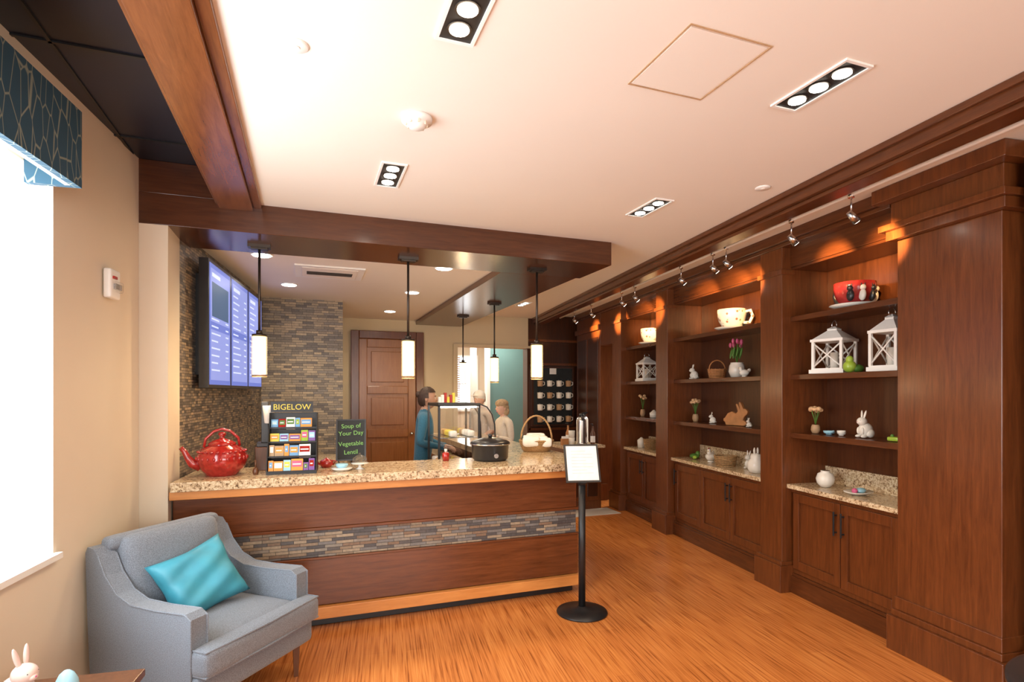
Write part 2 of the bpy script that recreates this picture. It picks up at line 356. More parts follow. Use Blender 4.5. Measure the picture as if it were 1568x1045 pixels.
# ------------------------------------------------------------ beams
b=B()
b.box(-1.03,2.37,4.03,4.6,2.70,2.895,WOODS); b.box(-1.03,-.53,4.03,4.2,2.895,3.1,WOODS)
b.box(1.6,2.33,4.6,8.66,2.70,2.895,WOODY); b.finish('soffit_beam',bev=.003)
b=B(); b.box(-.53,-.33,-3.1,4.03,2.84,3.1,BEAMW); b.box(-.33,-.28,-3.1,4.03,2.865,3.1,BEAMW); b.box(-.55,-.53,-3.1,4.03,2.86,2.90,BEAMW); b.finish('ceiling_beam',bev=.004)
b=B(); b.box(2.42,2.54,-3.1,9.2,2.80,2.96,WOODY); b.box(2.40,2.42,-3.1,9.2,2.855,2.889,WOODY); b.box(2.45,2.57,-3.1,9.2,2.775,2.80,WOODY); b.finish('trim_2',rz=BK,bev=.004)

# ------------------------------------------------------------ bookcase
F=3.28; BKS=3.63
bays=[(2.93,3.97,2),(4.24,5.88,3),(6.16,7.19,2)]
cols=[(3.97,4.24),(5.88,6.16),(7.19,7.48)]
SH=[2.27,1.79,1.31]
b=B()
for (t0,t1) in cols:
    b.box(3.19,3.65,t0,t1,0,2.95,WOOD); b.box(3.15,3.3,t0-.03,t1+.03,0,.22,WOOD); b.box(3.165,3.3,t0-.02,t1+.02,.22,.25,WOOD)
    b.box(3.17,3.3,t0-.015,t1+.015,2.62,2.66,WOOD)
for (t0,t1,nd) in bays:
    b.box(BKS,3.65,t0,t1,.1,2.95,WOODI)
    b.box(F+.03,BKS,t0,t1,0,.855,WOODD); b.box(F-.03,F+.04,t0,t1,0,.14,WOODY); b.box(F-.02,F+.04,t0,t1,.14,.16,WOODY)
    b.box(F,F+.03,t0,t1,.16,.20,WOOD); b.box(F,F+.03,t0,t1,.82,.855,WOOD)
    w=(t1-t0-.06)/nd
    for i in range(nd):
        a=t0+.03+i*w; c=a+w
        a+=.004; c-=.004
        b.box(F-.012,F+.03,a,a+.06,.2,.82,WOOD); b.box(F-.012,F+.03,c-.06,c,.2,.82,WOOD); b.box(F-.012,F+.03,a+.06,c-.06,.2,.27,WOOD); b.box(F-.012,F+.03,a+.06,c-.06,.75,.82,WOOD)
        b.box(F+.006,F+.03,a+.06,c-.06,.27,.75,WOOD)
        hs = (c-.03) if i%2==0 else (a+.03)
        b.box(F-.045,F-.035,hs-.006,hs+.006,.58,.76,BLACK); b.box(F-.045,F-.012,hs-.005,hs+.005,.60,.612,BLACK); b.box(F-.045,F-.012,hs-.005,hs+.005,.728,.74,BLACK)
    b.box(F-.045,BKS,t0,t1,.855,.89,GRAN); b.box(BKS-.02,BKS,t0,t1,.89,1.03,GRAN)
    for z in SH:
        b.box(F+.01,BKS,t0,t1,z-.038,z,WOODY); b.box(F-.006,F+.01,t0,t1,z-.04,z+.002,WOODY)
    b.box(F-.01,F+.02,t0,t1,2.68,2.95,WOODY); b.box(F,BKS,t0,t1,2.66,2.68,WOODY)
b.box(3.14,3.3,2.95,9.2,2.87,2.949,WOODY); b.box(3.17,3.3,2.95,9.2,2.84,2.87,WOODY)
bc=b.finish('built_in_bookcase',rz=BK,bev=.003)
b=B(); b.box(3.2,3.66,2.30,2.92,0,2.62,WOOD)
b.box(3.15,3.66,2.26,2.955,0,.22,WOOD); b.box(3.17,3.66,2.28,2.94,.22,.26,WOOD); b.box(3.185,3.66,2.29,2.93,.26,.34,WOOD)
b.box(3.15,3.66,2.25,2.96,2.62,2.68,WOOD); b.box(3.12,3.66,2.23,2.99,2.68,2.72,WOOD); b.box(3.17,3.66,2.27,2.94,2.72,2.86,WOOD); b.box(3.08,3.66,2.2,3.0,2.86,2.948,WOOD)
b.finish('wood_column',rz=BK,bev=.004)
b=B(); b.box(3.3,3.66,-1.5,2.2,0,2.95,WOODD); b.box(3.25,3.66,-1.5,2.2,0,.3,WOODD); b.box(3.22,3.66,-1.5,2.2,2.6,2.948,WOODD)
for i in range(4):
    b.box(3.285,3.3,-1.4+i*.9,-.6+i*.9,.4,2.5,WOOD)
b.finish('wood_panel_wall',rz=BK,bev=.004)
b=B(); b.box(3.19,3.66,7.95,9.0,0,2.94,WOOD); b.box(3.15,3.3,7.92,9.0,0,.25,WOOD); b.box(3.15,3.3,7.92,9.0,2.6,2.68,WOOD); b.box(3.2,3.66,7.48,7.95,2.35,2.94,WOOD)
for (a,c) in ((8.03,8.45),(8.53,8.92)): b.box(3.18,3.2,a,c,.4,2.5,WOODD)
b.finish('wood_column',rz=BK,bev=.004)

# ------------------------------------------------------------ track lighting
b=B(); b.tube([(2.76,t,2.85) for t in (-1,2,4,6,8.6)],.013,WHITE)
for t in (1.9,2.5,3.05,3.9,5.2,6.9): b.cyl((2.76,t,2.90),.007,.10,WHITE); b.cyl((2.76,t,2.943),.022,.014,WHITE)
b.cyl((2.76,3.02,2.935),.065,.03,WHITE)
spots=[(2.83,3.15),(3.34,3.62),(4.1,4.65),(4.29,5.0),(4.82,5.45),(5.83,6.45),(6.19,6.90),(7.2,7.3),(7.9,8.3)]
for t,_ in spots:
    b.cyl((2.76,t,2.845),.018,.03,STEEL); b.cyl((2.76,t,2.79),.005,.11,STEEL)
    M=Matrix.Translation((2.77,t,2.715))@Matrix.Rotation(R(-48),4,'Y')
    b.cyl((0,0,0),.016,.075,STEEL,r2=.027,M=M@Matrix.Rotation(R(180),4,'X')); b.cyl((0,0,-.0385),.023,.002,LED,M=M)
tr=b.finish('track_light_rail',rz=BK)
for t,tt in spots:
    o=light('SPOT','track_lamp',(2.83,t,2.66),95,(1,.60,.26),tr,(0,0,0),spot_size=R(50),spot_blend=.8,shadow_soft_size=.02)
    d=Vector((3.6,tt,2.56))-Vector((2.83,t,2.66)); o.rotation_euler=d.to_track_quat('-Z','Y').to_euler()

# ------------------------------------------------------------ ceiling fixtures
def panel(x0,y0,lx=.115,ly=.34,e=33):
    b=B(); z=H
    b.box(-lx/2-.012,lx/2+.012,-ly/2-.012,-ly/2,-.008,.0,WHITE); b.box(-lx/2-.012,lx/2+.012,ly/2,ly/2+.012,-.008,.0,WHITE)
    b.box(-lx/2-.012,-lx/2,-ly/2,ly/2,-.008,.0,WHITE); b.box(lx/2,lx/2+.012,-ly/2,ly/2,-.008,.0,WHITE)
    b.box(-lx/2,lx/2,-ly/2,ly/2,-.003,.0,BLACK)
    for i in (-1,0,1):
        b.cyl((0,i*ly*.31,-.0045),.043,.003,BRONZE); b.cyl((0,i*ly*.31,-.0075),.034,.003,LED)
    o=b.finish('recessed_light_panel',(x0+lx/2,y0+ly/2,z))
    light('SPOT','recessed_lamp',(0,0,-.05),e,WARM,o,(0,0,0),spot_size=R(140),spot_blend=.6,shadow_soft_size=.03)
panel(.43,1.56); panel(.39,3.045); panel(1.89,1.51); panel(2.10,3.01)
panel(.43,-.6); panel(1.7,-.6); panel(.43,-2.2); panel(2.8,7.1)
for (x,y) in [(1.15,4.86),(-.17,6.16),(1.1,6.17),(1.07,7.72),(-.34,4.9)]:
    b=B(); b.cyl((0,0,-.004),.085,.008,WHITE,seg=36); b.cyl((0,0,-.010),.068,.004,LED,seg=36)
    o=b.finish('recessed_downlight',(x,y,2.76)); light('SPOT','downlight_lamp',(0,0,-.06),27,(1,.84,.62),o,(0,0,0),spot_size=R(150),spot_blend=.7,shadow_soft_size=.06)
b=B(); b.box(-.3,.3,-.26,.26,-.014,0,WHITE); b.box(-.24,.24,-.2,.2,-.018,-.013,CEIL)
for i in range(6): b.box(-.2,.2,-.06+i*.022,-.052+i*.022,-.024,-.016,BLKP)
b.finish('air_vent',(.2,5.4,2.76),bev=.003)
b=B()
for (x0,x1,y0,y1) in [(0,.355,0,.004),(0,.355,.386,.39),(0,.004,.004,.386),(.351,.355,.004,.386)]: b.box(x0,x1,y0,y1,-.004,0,TAN)
b.box(.012,.343,.012,.378,-.003,0,CEIL); b.finish('ceiling_access_hatch',(1.21,1.54,H))
b=B(); b.lathe([(0,-.045),(.035,-.045),(.045,-.03),(.05,-.022),(.068,-.02),(.07,0),(0,0)],WHITE)
for k in range(8):
    a=k*math.pi/4; b.box(.044,.05,-.004,.004,-.038,-.022,WALL,M=Matrix.Rotation(a,4,'Z'))
b.finish('smoke_detector',(.467,2.504,H))
for (x,y) in [(-.035,2.128),(2.595,2.63)]:
    b=B(); b.lathe([(0,-.008),(.038,-.008),(.044,-.003),(.044,0),(0,0)],WHITE); b.cyl((0,0,-.009),.012,.003,CEIL); b.finish('sprinkler_cover',(x,y,H))

# ------------------------------------------------------------ pendants
for (x,y) in [(-.317,4.35),(.744,4.35),(1.834,4.35),(2.066,6.18),(2.016,7.39)]:
    b=B(); b.box(-.075,.075,-.04,.04,-.022,0,BRONZE); b.box(-.055,.055,-.028,.028,-.034,-.022,BRONZE)
    b.cyl((0,0,-.33),.009,.62,BRONZE,seg=12); b.cyl((0,0,-.625),.022,.03,BRONZE)
    b.cyl((0,0,-.645),.05,.014,BRONZE)
    b.lathe([(.0,-.925),(.042,-.925),(.045,-.92),(.045,-.655),(.0,-.655)],GLOW)
    b.lathe([(.053,-.94),(.053,-.652)],GLASS); b.cyl((0,0,-.937),.05,.012,WICK)
    o=b.finish('pendant_lamp',(x,y,2.70)); light('POINT','pendant_bulb',(0,0,-1.0),7,(1,.70,.38),o,shadow_soft_size=.03)

# ------------------------------------------------------------ TV menu screens
b=B()
b.box(0,.05,.1,1.80,.1,.86,BLKP)
pic=emis('screen_picture',(.08,.16,.30),.7)
for i in range(3):
    y0=i*.635; b.box(.05,.115,y0,y0+.63,0,.96,BLKP)
    b.box(.115,.117,y0+.022,y0+.608,.025,.935,SCREEN)
    b.box(.117,.118,y0+.05,y0+.58,.50,.90,SCREEN2); b.box(.117,.118,y0+.05,y0+.58,.06,.44,SCREEN2)
    b.box(.118,.119,y0+.08,y0+.30,.84,.87,SCRW)
    for k in range(13):
        zz=.79-k*.055
        if i==0 and k<5: continue
        b.box(.118,.119,y0+.07,y0+.07+.16+.12*random.random(),zz,zz+.012,SCRW); b.box(.118,.119,y0+.46,y0+.54,zz,zz+.012,SCRW)
b.box(.118,.119,.08,.54,.54,.80,pic)
tv=b.finish('menu_screen',(-.82+.1195*.24,4.376+.24,1.68),WR)

# ------------------------------------------------------------ valance & alarm
b=B(); b.box(.17,.2,.6,2.94,2.53,2.86,VAL); b.box(.002,.17,2.91,2.94,2.53,2.86,VAL); b.box(.002,.17,.6,.63,2.53,2.86,VAL); b.box(0.002,.17,.63,2.91,2.83,2.86,WHITE); b.box(.15,.17,.63,2.91,2.53,2.83,WHITE)
b.finish('window_valance',WL,WR)
b=B(); b.rbox((.022,0,0),(.02,.06,.08),.012,WHITE); b.rbox((.05,.005,-.015),(.016,.035,.03),.01,GLASS); b.box(.04,.055,-.03,.04,-.03,-.0,STEEL); b.box(.04,.05,-.04,.0,.025,.04,RED); b.finish('fire_alarm_strobe',(-1.4586+.1195*3.615+.004,3.615,2.24),WR)

# ------------------------------------------------------------ service counter
b=B()
b.box(-.81,2.08,4.14,4.5,.07,1.02,WOODH)
b.box(-.81,2.09,4.115,4.14,.70,.965,WOODH); b.box(-.81,2.09,4.125,4.14,.49,.68,MOSF); b.box(-.81,2.1,4.11,4.14,.155,.475,WOODH)
b.box(-.81,2.11,4.105,4.14,.68,.70,WOODH); b.box(-.81,2.11,4.105,4.14,.475,.49,WOODH)
b.box(-.81,2.13,4.07,4.14,.07,.15,WOODL); b.box(-.81,2.07,4.15,4.5,0,.07,BLACK)
b.box(-.81,2.14,4.01,4.14,.965,1.02,WOODL)
b.box(1.7,2.09,4.5,7.5,.07,1.02,WOODY); b.box(1.7,2.07,4.5,7.5,0,.07,BLACK); b.box(2.09,2.10,4.15,7.5,.49,.68,MOSL)
b.box(2.09,2.12,4.14,7.5,.07,.135,WOODY)
pl=[(-.80,3.98),(2.18,3.98),(2.25,4.05),(2.25,7.6),(1.6,7.6),(1.6,4.62),(-.75,4.62)]
b.prism(pl,1.02,1.08,GRAN)
b.finish('service_counter',bev=.004)
b=B(); b.box(1.2,1.59,4.9,5.78,0,.86,WOODD); b.box(1.18,1.6,4.9,5.78,.86,.9,STEEL); b.box(1.45,1.59,5.78,7.6,0,.86,WOODD); b.box(1.43,1.6,5.78,7.6,.86,.9,STEEL)
b.box(-.45,.4,6.45,7.05,0,.86,WOODD); b.box(-.45,.42,6.42,7.05,.86,.9,GRAN)
for i in range(3): b.box(-.43+i*.28,-.17+i*.28,6.43,6.45,.1,.8,WOOD)
b.finish('back_counter',bev=.003)

# teapot
b=B()
b.lathe([(0,0),(.10,0),(.105,.012),(.14,.05),(.158,.10),(.155,.145),(.125,.185),(.085,.205),(.08,.212),(0,.212)],RED)
b.lathe([(.088,.208),(.085,.22),(.06,.238),(.02,.25),(.014,.262),(.026,.278),(.02,.292),(0,.296)],RED)
b.tube([(-.13,0,.07),(-.18,0,.09),(-.205,0,.13),(-.225,0,.175),(-.245,0,.20)],[.04,.03,.022,.017,.015],RED,seg=14)
b.tube([(-.11,0,.195),(-.10,0,.25),(-.05,0,.30),(0,0,.315),(.05,0,.30),(.10,0,.25),(.11,0,.195)],.009,RED,seg=12)
for k in range(24):
    a=k*math.pi/12; b.sph((.146*math.cos(a),.146*math.sin(a),.165),(.012,.012,.006),RED,seg=8); b.sph((.155*math.cos(a+.13),.155*math.sin(a+.13),.12),(.010,.010,.014),RED,seg=8)
b.finish('red_teapot',(-.545,4.27,1.08),12)
# tea display rack
b=B()
cc=[RED,YEL,GREEN,BLUE,PINK,CLOTH,plain('purple_card',(.2,.08,.3),.5),plain('orange_card',(.8,.3,.04),.5),LIME,plain('kraft_card',(.45,.30,.16),.5),plain('sky_card',(.15,.35,.6),.5)]
b.box(-.16,.16,-.12,.11,0,.012,BLACK)
for x in (-.163,.157):
    b.prism([(-.12,.0),(-.12,.06),(.05,.42),(.11,.42),(.11,0)],x,x+.006,BLACK,M=XY_YZ)
b.box(-.16,.16,.10,.11,0,.42,BLACK)
for r in range(4):
    y=-.11+r*.05; z=.012+r*.098
    b.box(-.16,.16,y-.004,y,z,z+.012,BLACK)
    x=-.152
    while x<.12:
        wd=random.choice([.035,.05,.062,.08]); wd=min(wd,.152-x)
        hh=.062+.035*random.random(); m=random.choice(cc); m2=random.choice(cc)
        T=Matrix.Translation((x,y+.004,z))@Matrix.Rotation(R(-8-10*random.random()),4,'X')
        b.box(0,wd-.003,0,.035,0,hh,m,M=T); b.box(.005,wd-.009,-.001,0,hh*.40,hh*.85,m2,M=T); b.box(.010,wd-.016,-.002,-.001,hh*.55,hh*.65,CLOTH,M=T)
        x+=wd
b.box(-.155,.13,.055,.07,.425,.50,BLACK)
rk=b.finish('tea_packet_rack',(-.09,4.25,1.08),-4)
text('BIGELOW',.058,YEL,rk,(-.012,.053,.442),(R(90),0,0))
b=B(); b.box(-.09,.09,-.08,.08,0,.17,LEGW); b.box(-.08,.08,-.07,.07,.17,.2,BLKP); b.cyl((0,0,.30),.028,.2,BLKP,r2=.04); b.box(-.05,.0,-.06,-.01,.2,.50,BLKP); b.lathe([(0,.2),(.03,.2),(.04,.3),(.042,.33),(0,.33)],CER,c=(.0,-.05,.14)); b.tube([(.1,0,.05),(.12,0,.2),(.11,0,.34)],.012,BLKP)
b.finish('coffee_grinder',(-.26,4.47,1.08),bev=.004)
b=B(); b.lathe([(0,0),(.035,0),(.05,.025),(.045,.05),(.02,.062),(.008,.07),(0,.075)],RED); b.tube([(-.045,0,.02),(-.07,0,.045),(-.075,0,.06)],.008,RED); b.tube([(.035,0,.05),(.07,0,.045),(.045,0,.015)],.006,RED); b.finish('small_red_teapot',(.14,4.42,1.08))
b=B(); b.lathe([(0,0),(.05,0),(.07,.012),(.075,.02),(.05,.022),(0,.024)],CER); b.lathe([(.03,.022),(.045,.04),(.04,.05),(0,.05)],BLUE); b.finish('saucer_with_bowl',(.24,4.2,1.08))
b=B(); b.lathe([(0,0),(.035,0),(.012,.012),(.01,.03),(.06,.038),(.065,.044),(0,.044)],CER); b.lathe([(.055,.045),(.05,.08),(.02,.1),(.008,.104),(.012,.115),(0,.12)],GLASS); b.finish('cake_dome',(.37,4.25,1.08))
b=B(); b.sph((0,0,.02),(.02,.02,.03),LEGW); b.cyl((0,0,.07),.006,.06,LEGW); b.finish('honey_dipper',(-.33,4.2,1.08-.0))
# chalkboard
b=B(); T=Matrix.Rotation(R(-8),4,'X')
b.box(-.10,.10,0,.012,.05,.35,CHALK,M=T)
for (x0,x1,z0,z1) in [(-.112,-.10,.04,.36),(.10,.112,.04,.36),(-.10,.10,.04,.05),(-.10,.10,.35,.36)]: b.box(x0,x1,-.003,.016,z0,z1,BLKP,M=T)
b.tube([(-.09,0,0),(-.09,.012,.06)],.005,BLKP); b.tube([(.09,0,0),(.09,.012,.06)],.005,BLKP); b.tube([(0,.12,0),(0,.06,.33)],.005,BLKP)
cb=b.finish('chalkboard_sign',(.32,4.44,1.08),-6)
for i,(s,z,m) in enumerate([('Soup of',.29,CHG),('Your Day',.235,CHG),('Vegetable',.155,CHG),('Lentil',.09,CHG)]):
    text(s,.047,m,cb,(0,z*math.sin(R(8))-.004,z),(R(82),R(-3),0),'chalk_text')
# soup kettle
b=B(); b.lathe([(0,0),(.13,0),(.15,.02),(.155,.13),(.165,.135),(.165,.15),(.14,.165),(.07,.185),(.0,.19)],BLKP); b.lathe([(0,.19),(.015,.19),(.02,.215),(0,.22)],BLKP); b.cyl((0,-.156,.05),.018,.02,STEEL,axis='Y')
b.lathe([(.157,.13),(.168,.134),(.168,.14),(.157,.142)],STEEL); b.finish('soup_kettle',(1.44,4.42,1.08))
b=B(); b.lathe([(0,0),(.028,0),(.03,.06),(.02,.07),(0,.075)],RED); b.cyl((0,0,.085),.012,.025,CER); b.finish('condiment_jar',(1.08,4.5,1.08))
# basket
b=B()
for i in range(9):
    r=.10+.035*(i/8)**.7
    b.tube([(r*1.2*math.cos(a),r*math.sin(a),.008+i*.012) for a in [k*math.pi/14 for k in range(28)]],.009,WICK,seg=8,closed=True)
b.cyl((0,0,.006),.1,.012,WICK)
for k in range(20):
    a=k*math.pi/10; b.tube([(.115*math.cos(a),.097*math.sin(a),0),(.155*math.cos(a),.13*math.sin(a),.11)],.006,WICK,seg=6)
b.tube([(.15*math.cos(k*math.pi/16),0,.10+.24*math.sin(k*math.pi/16)) for k in range(17)],.009,WICK)
for k in range(12):
    a=random.random()*6.28; rr=.09*random.random(); b.rbox((rr*math.cos(a),rr*math.sin(a),.11+.04*random.random()),(.045,.035,.02),.015,random.choice([CLOTH,CLOTH,CER,CLOTH,YEL]),cuts=5)
b.rbox((-.06,-.10,.10),(.085,.04,.05),.035,CLOTH,cuts=6); b.rbox((.07,-.09,.09),(.065,.04,.045),.03,CLOTH,cuts=6); b.rbox((.0,.05,.14),(.09,.05,.03),.025,CLOTH,cuts=6)
b.finish('wicker_basket',(2.07,4.92,1.081),-15)
# display case
b=B()
b.box(0,.42,0,.5,0,.03,BLKP)
for (x,y) in ((0,0),(.40,0),(0,.48),(.40,.48)): b.box(x,x+.02,y,y+.02,.03,.62,BLKP)
b.box(0,.42,0,.02,.61,.64,BLKP); b.box(0,.42,.48,.5,.61,.64,BLKP); b.box(0,.02,.02,.48,.61,.64,BLKP); b.box(.40,.42,.02,.48,.61,.64,BLKP)
b.box(.02,.40,.02,.48,.30,.308,STEEL); b.box(.02,.40,.004,.009,.03,.61,GLASS); b.box(.02,.40,.02,.48,.612,.618,GLASS)
b.box(.03,.39,.03,.045,.595,.61,LED)  # glowing bar added under the top to brighten the food
arc=[(.42,.63),(.49,.60),(.54,.53),(.57,.43),(.58,.20),(.574,.20),(.564,.43),(.535,.525),(.486,.594),(.42,.623)]
XZ=Matrix(((1,0,0,0),(0,0,1,0),(0,1,0,0),(0,0,0,1)))
b.prism(arc,.01,.49,GLASS,M=XZ)
for y in (.0,.485): b.tube([(px,y+.007,pz) for px,pz in arc[:5]],.007,BLKP,seg=8)
for k in range(20):
    b.rbox((.07+.09*(k%4),.07+.09*(k//4),.34 if k%2 else .06),(.038,.04,.03),.02,random.choice([CLOTH,CER,CARVED,YEL,ORNG]),cuts=5)
b.finish('food_display_case',(1.18,5.22,.9))
b=B()
for k in range(7): b.box(.0+k*.027,.024+k*.027,.0,.04,0,.055+.02*(k%3),random.choice([RED,YEL,CLOTH,CER,CARVED]))
b.box(-.005,.19,-.01,.05,-.006,0,BLKP); b.finish('snack_packet_row',(1.19,5.24,1.547))

# ------------------------------------------------------------ stanchion sign
b=B(); b.lathe([(0,0),(.185,0),(.19,.006),(.185,.016),(.12,.03),(.04,.04),(.03,.05),(0,.05)],BLACK,seg=48)
b.cyl((0,0,.5),.026,.92,BLACK); b.cyl((0,0,.97),.03,.03,BLACK)
T=Matrix.Translation((0,0,1.115))@Matrix.Rotation(R(-22),4,'X')
b.box(-.13,.13,-.008,.012,-.145,.145,BLACK,M=T); b.box(-.116,.116,-.011,-.007,-.131,.131,CLOTH,M=T); b.box(-.02,.02,.0,.03,-.15,0,BLACK,M=T)
GP=plain('grey_print',(.5,.5,.5),.7)
for i in range(8): b.box(-.08,.08 if i%3 else .03,-.0125,-.011,.09-i*.024,.092-i*.024,GP,M=T)
b.finish('stanchion_sign',(1.93,3.71,0),-14)

# ------------------------------------------------------------ armchair
b=B()
arm=[(-.33,.20),(-.33,.60),(-.30,.625),(-.1,.615),(.06,.62),(.16,.66),(.24,.74),(.29,.83),(.32,.865),(.37,.87),(.385,.84),(.37,.5),(.35,.20)]
for x in (-.385,.295): b.prism(arm,x,x+.09,FAB,M=XY_YZ)
b.box(-.30,.30,-.33,.33,.20,.335,FAB)
# back
Tb=Matrix.Translation((0,.28,.33))@Matrix.Rotation(R(-9),4,'X')
b.rbox((0,0,.27),(.31,.065,.30),.05,FAB,M=Tb)
b.rbox((0,-.075,.30),(.285,.06,.27),.05,FAB,puff=.03,M=Tb,pz=False)
b.rbox((0,.05,.875),(.33,.045,.035),.03,FAB,M=Matrix.Translation((0,.275,0)))
# seat
b.rbox((0,-.05,.40),(.288,.30,.068),.04,FAB,puff=.02)
b.rbox((0,-.37,.40),(.385,.06,.068),.035,FAB,puff=.0)
b.rbox((0,-.33,.27),(.385,.05,.07),.03,FAB)
for z in (.345,.46):
    b.tube([(-.375,-.31,z),(-.378,-.415,z),(0,-.428,z),(.378,-.415,z),(.375,-.31,z)],.006,FAB,seg=8)
for x in (-.385,-.296,.296,.385): b.tube([(x,-.332,.22),(x,-.332,.60),(x,-.29,.622),(x,-.1,.615),(x,.06,.62),(x,.16,.66),(x,.24,.74),(x,.29,.83)],.005,FAB,seg=6)
for (x,y) in ((-.33,-.30),(.33,-.30),(-.33,.28),(.33,.28)):
    b.cyl((x,y,.10),.017,.20,LEGW,r2=.028,seg=4,smooth=False)
CX,CY=-.50,3.40
b.finish('armchair',(CX,CY,0),49.5,bev=.012)
# pillow
b=B(); N=22; g={}
for sd in (1,-1):
    for i in range(N+1):
        for j in range(N+1):
            u=-1+2*i/N; v=-1+2*j/N
            pin=1-.12*(1-abs(u)**1.5)*(v*v) ; pin2=1-.12*(1-abs(v)**1.5)*(u*u)
            th=.08*((1-u**4)*(1-v**4))**.55
            th*=1+.14*math.sin(5*u+3*v)*(1-abs(u*v))+.10*math.sin(9*v-4*u)
            if sd==-1 and (i in(0,N) or j in(0,N)): g[(sd,i,j)]=g[(1,i,j)]; continue
            g[(sd,i,j)]=b.bm.verts.new((u*.205*pin2,sd*th,v*.185*pin))
    for i in range(N):
        for j in range(N):
            f=[g[(sd,i,j)],g[(sd,i+1,j)],g[(sd,i+1,j+1)],g[(sd,i,j+1)]]
            b.bm.faces.new(f if sd==-1 else f[::-1])
b._fin(b.bm.verts[:],TEAL,True,None)
a=R(48.2); ox,oy=-.02,.04
pr=Matrix.Rotation(a-R(16),3,'Z')@Matrix.Rotation(R(-30),3,'X')@Matrix.Rotation(R(-15),3,'Y')
b.finish('throw_pillow',(CX+ox*math.cos(a)-oy*math.sin(a),CY+ox*math.sin(a)+oy*math.cos(a),.635),rot=pr.to_euler())

# ------------------------------------------------------------ figurines / decor
def bunny(name,loc,rz,h,mat):
    b=B(); s=h
    b.sph((0,.05*s,.28*s),(.22*s,.26*s,.28*s),mat); b.sph((0,-.10*s,.60*s),(.16*s,.18*s,.155*s),mat); b.sph((0,-.24*s,.57*s),(.07*s,.06*s,.055*s),mat)
    for x in (-1,1):
        b.sph((x*.07*s,-.04*s,.84*s),(.042*s,.03*s,.17*s),mat,rot=(-10,x*10,0)); b.sph((x*.13*s,-.13*s,.06*s),(.07*s,.13*s,.06*s),mat); b.sph((x*.1*s,-.16*s,.26*s),(.05*s,.06*s,.13*s),mat)
        b.sph((x*.17*s,.1*s,.17*s),(.1*s,.16*s,.16*s),mat); b.sph((x*.075*s,-.235*s,.64*s),.015*s,BLKP,seg=8)
    b.sph((0,.3*s,.12*s),.07*s,mat); b.sph((0,-.295*s,.585*s),.014*s,PINK,seg=8)
    return b.finish(name,loc,rz)
def hen(name,loc,rz,h,mat,beak=YEL,comb=True):
    b=B(); s=h
    b.sph((0,0,.36*s),(.30*s,.42*s,.30*s),mat); b.sph((0,-.28*s,.60*s),(.13*s,.14*s,.24*s),mat,rot=(20,0,0)); b.sph((0,-.33*s,.80*s),(.12*s,.13*s,.12*s),mat)
    b.tube([(0,-.43*s,.79*s),(0,-.54*s,.76*s)],[.04*s,.008*s],beak,seg=8); b.sph((0,.40*s,.55*s),(.08*s,.16*s,.20*s),mat,rot=(-35,0,0))
    for x in (-1,1): b.sph((x*.27*s,.04*s,.38*s),(.06*s,.26*s,.16*s),mat); b.sph((x*.10*s,-.40*s,.83*s),.018*s,BLKP,seg=8)
    if comb:
        for k in range(3): b.sph((0,(-.40+k*.07)*s,.94*s),(.02*s,.04*s,.055*s),RED,seg=8)
    b.lathe([(0,0),(.20*s,0),(.22*s,.03*s),(.15*s,.10*s),(0,.12*s)],mat,seg=20)
    return b.finish(name,loc,rz)
def lantern(loc,rz,h,w):
    b=B(); a=w/2
    b.box(-a,a,-a,a,0,.03,WHITE); b.box(-a*.9,a*.9,-a*.9,a*.9,.03,.04,WHITE); hb=h*.62
    for x in (-1,1):
        for y in (-1,1): b.box(x*a*.82-.01,x*a*.82+.01,y*a*.82-.01,y*a*.82+.01,.04,hb,WHITE)
    b.box(-a*.95,a*.95,-a*.95,a*.95,hb,hb+.02,WHITE)
    for k in range(4):
        M=Matrix.Rotation(k*math.pi/2,4,'Z'); e=a*.82
        b.tube([(-e,-e,.05),(e,-e,hb-.01)],.006,WHITE,seg=6,M=M); b.tube([(e,-e,.05),(-e,-e,hb-.01)],.006,WHITE,seg=6,M=M)
    b.cyl((0,0,hb+.02+h*.09),a*1.25,h*.18,WHITE,r2=a*.35,seg=4,smooth=False,M=Matrix.Rotation(math.pi/4,4,'Z'))
    b.box(-a*.28,a*.28,-a*.28,a*.28,hb+h*.19,hb+h*.25,WHITE); b.cyl((0,0,hb+h*.28),a*.42,h*.05,WHITE,r2=a*.05,seg=4,smooth=False,M=Matrix.Rotation(math.pi/4,4,'Z'))
    b.tube([(.035*math.cos(k*math.pi/8),0,hb+h*.33+.035*math.sin(k*math.pi/8)) for k in range(16)],.004,STEEL,seg=6,closed=True)
    b.cyl((0,0,.10),.03,.13,CER)
    return b.finish('white_lantern',loc,rz)
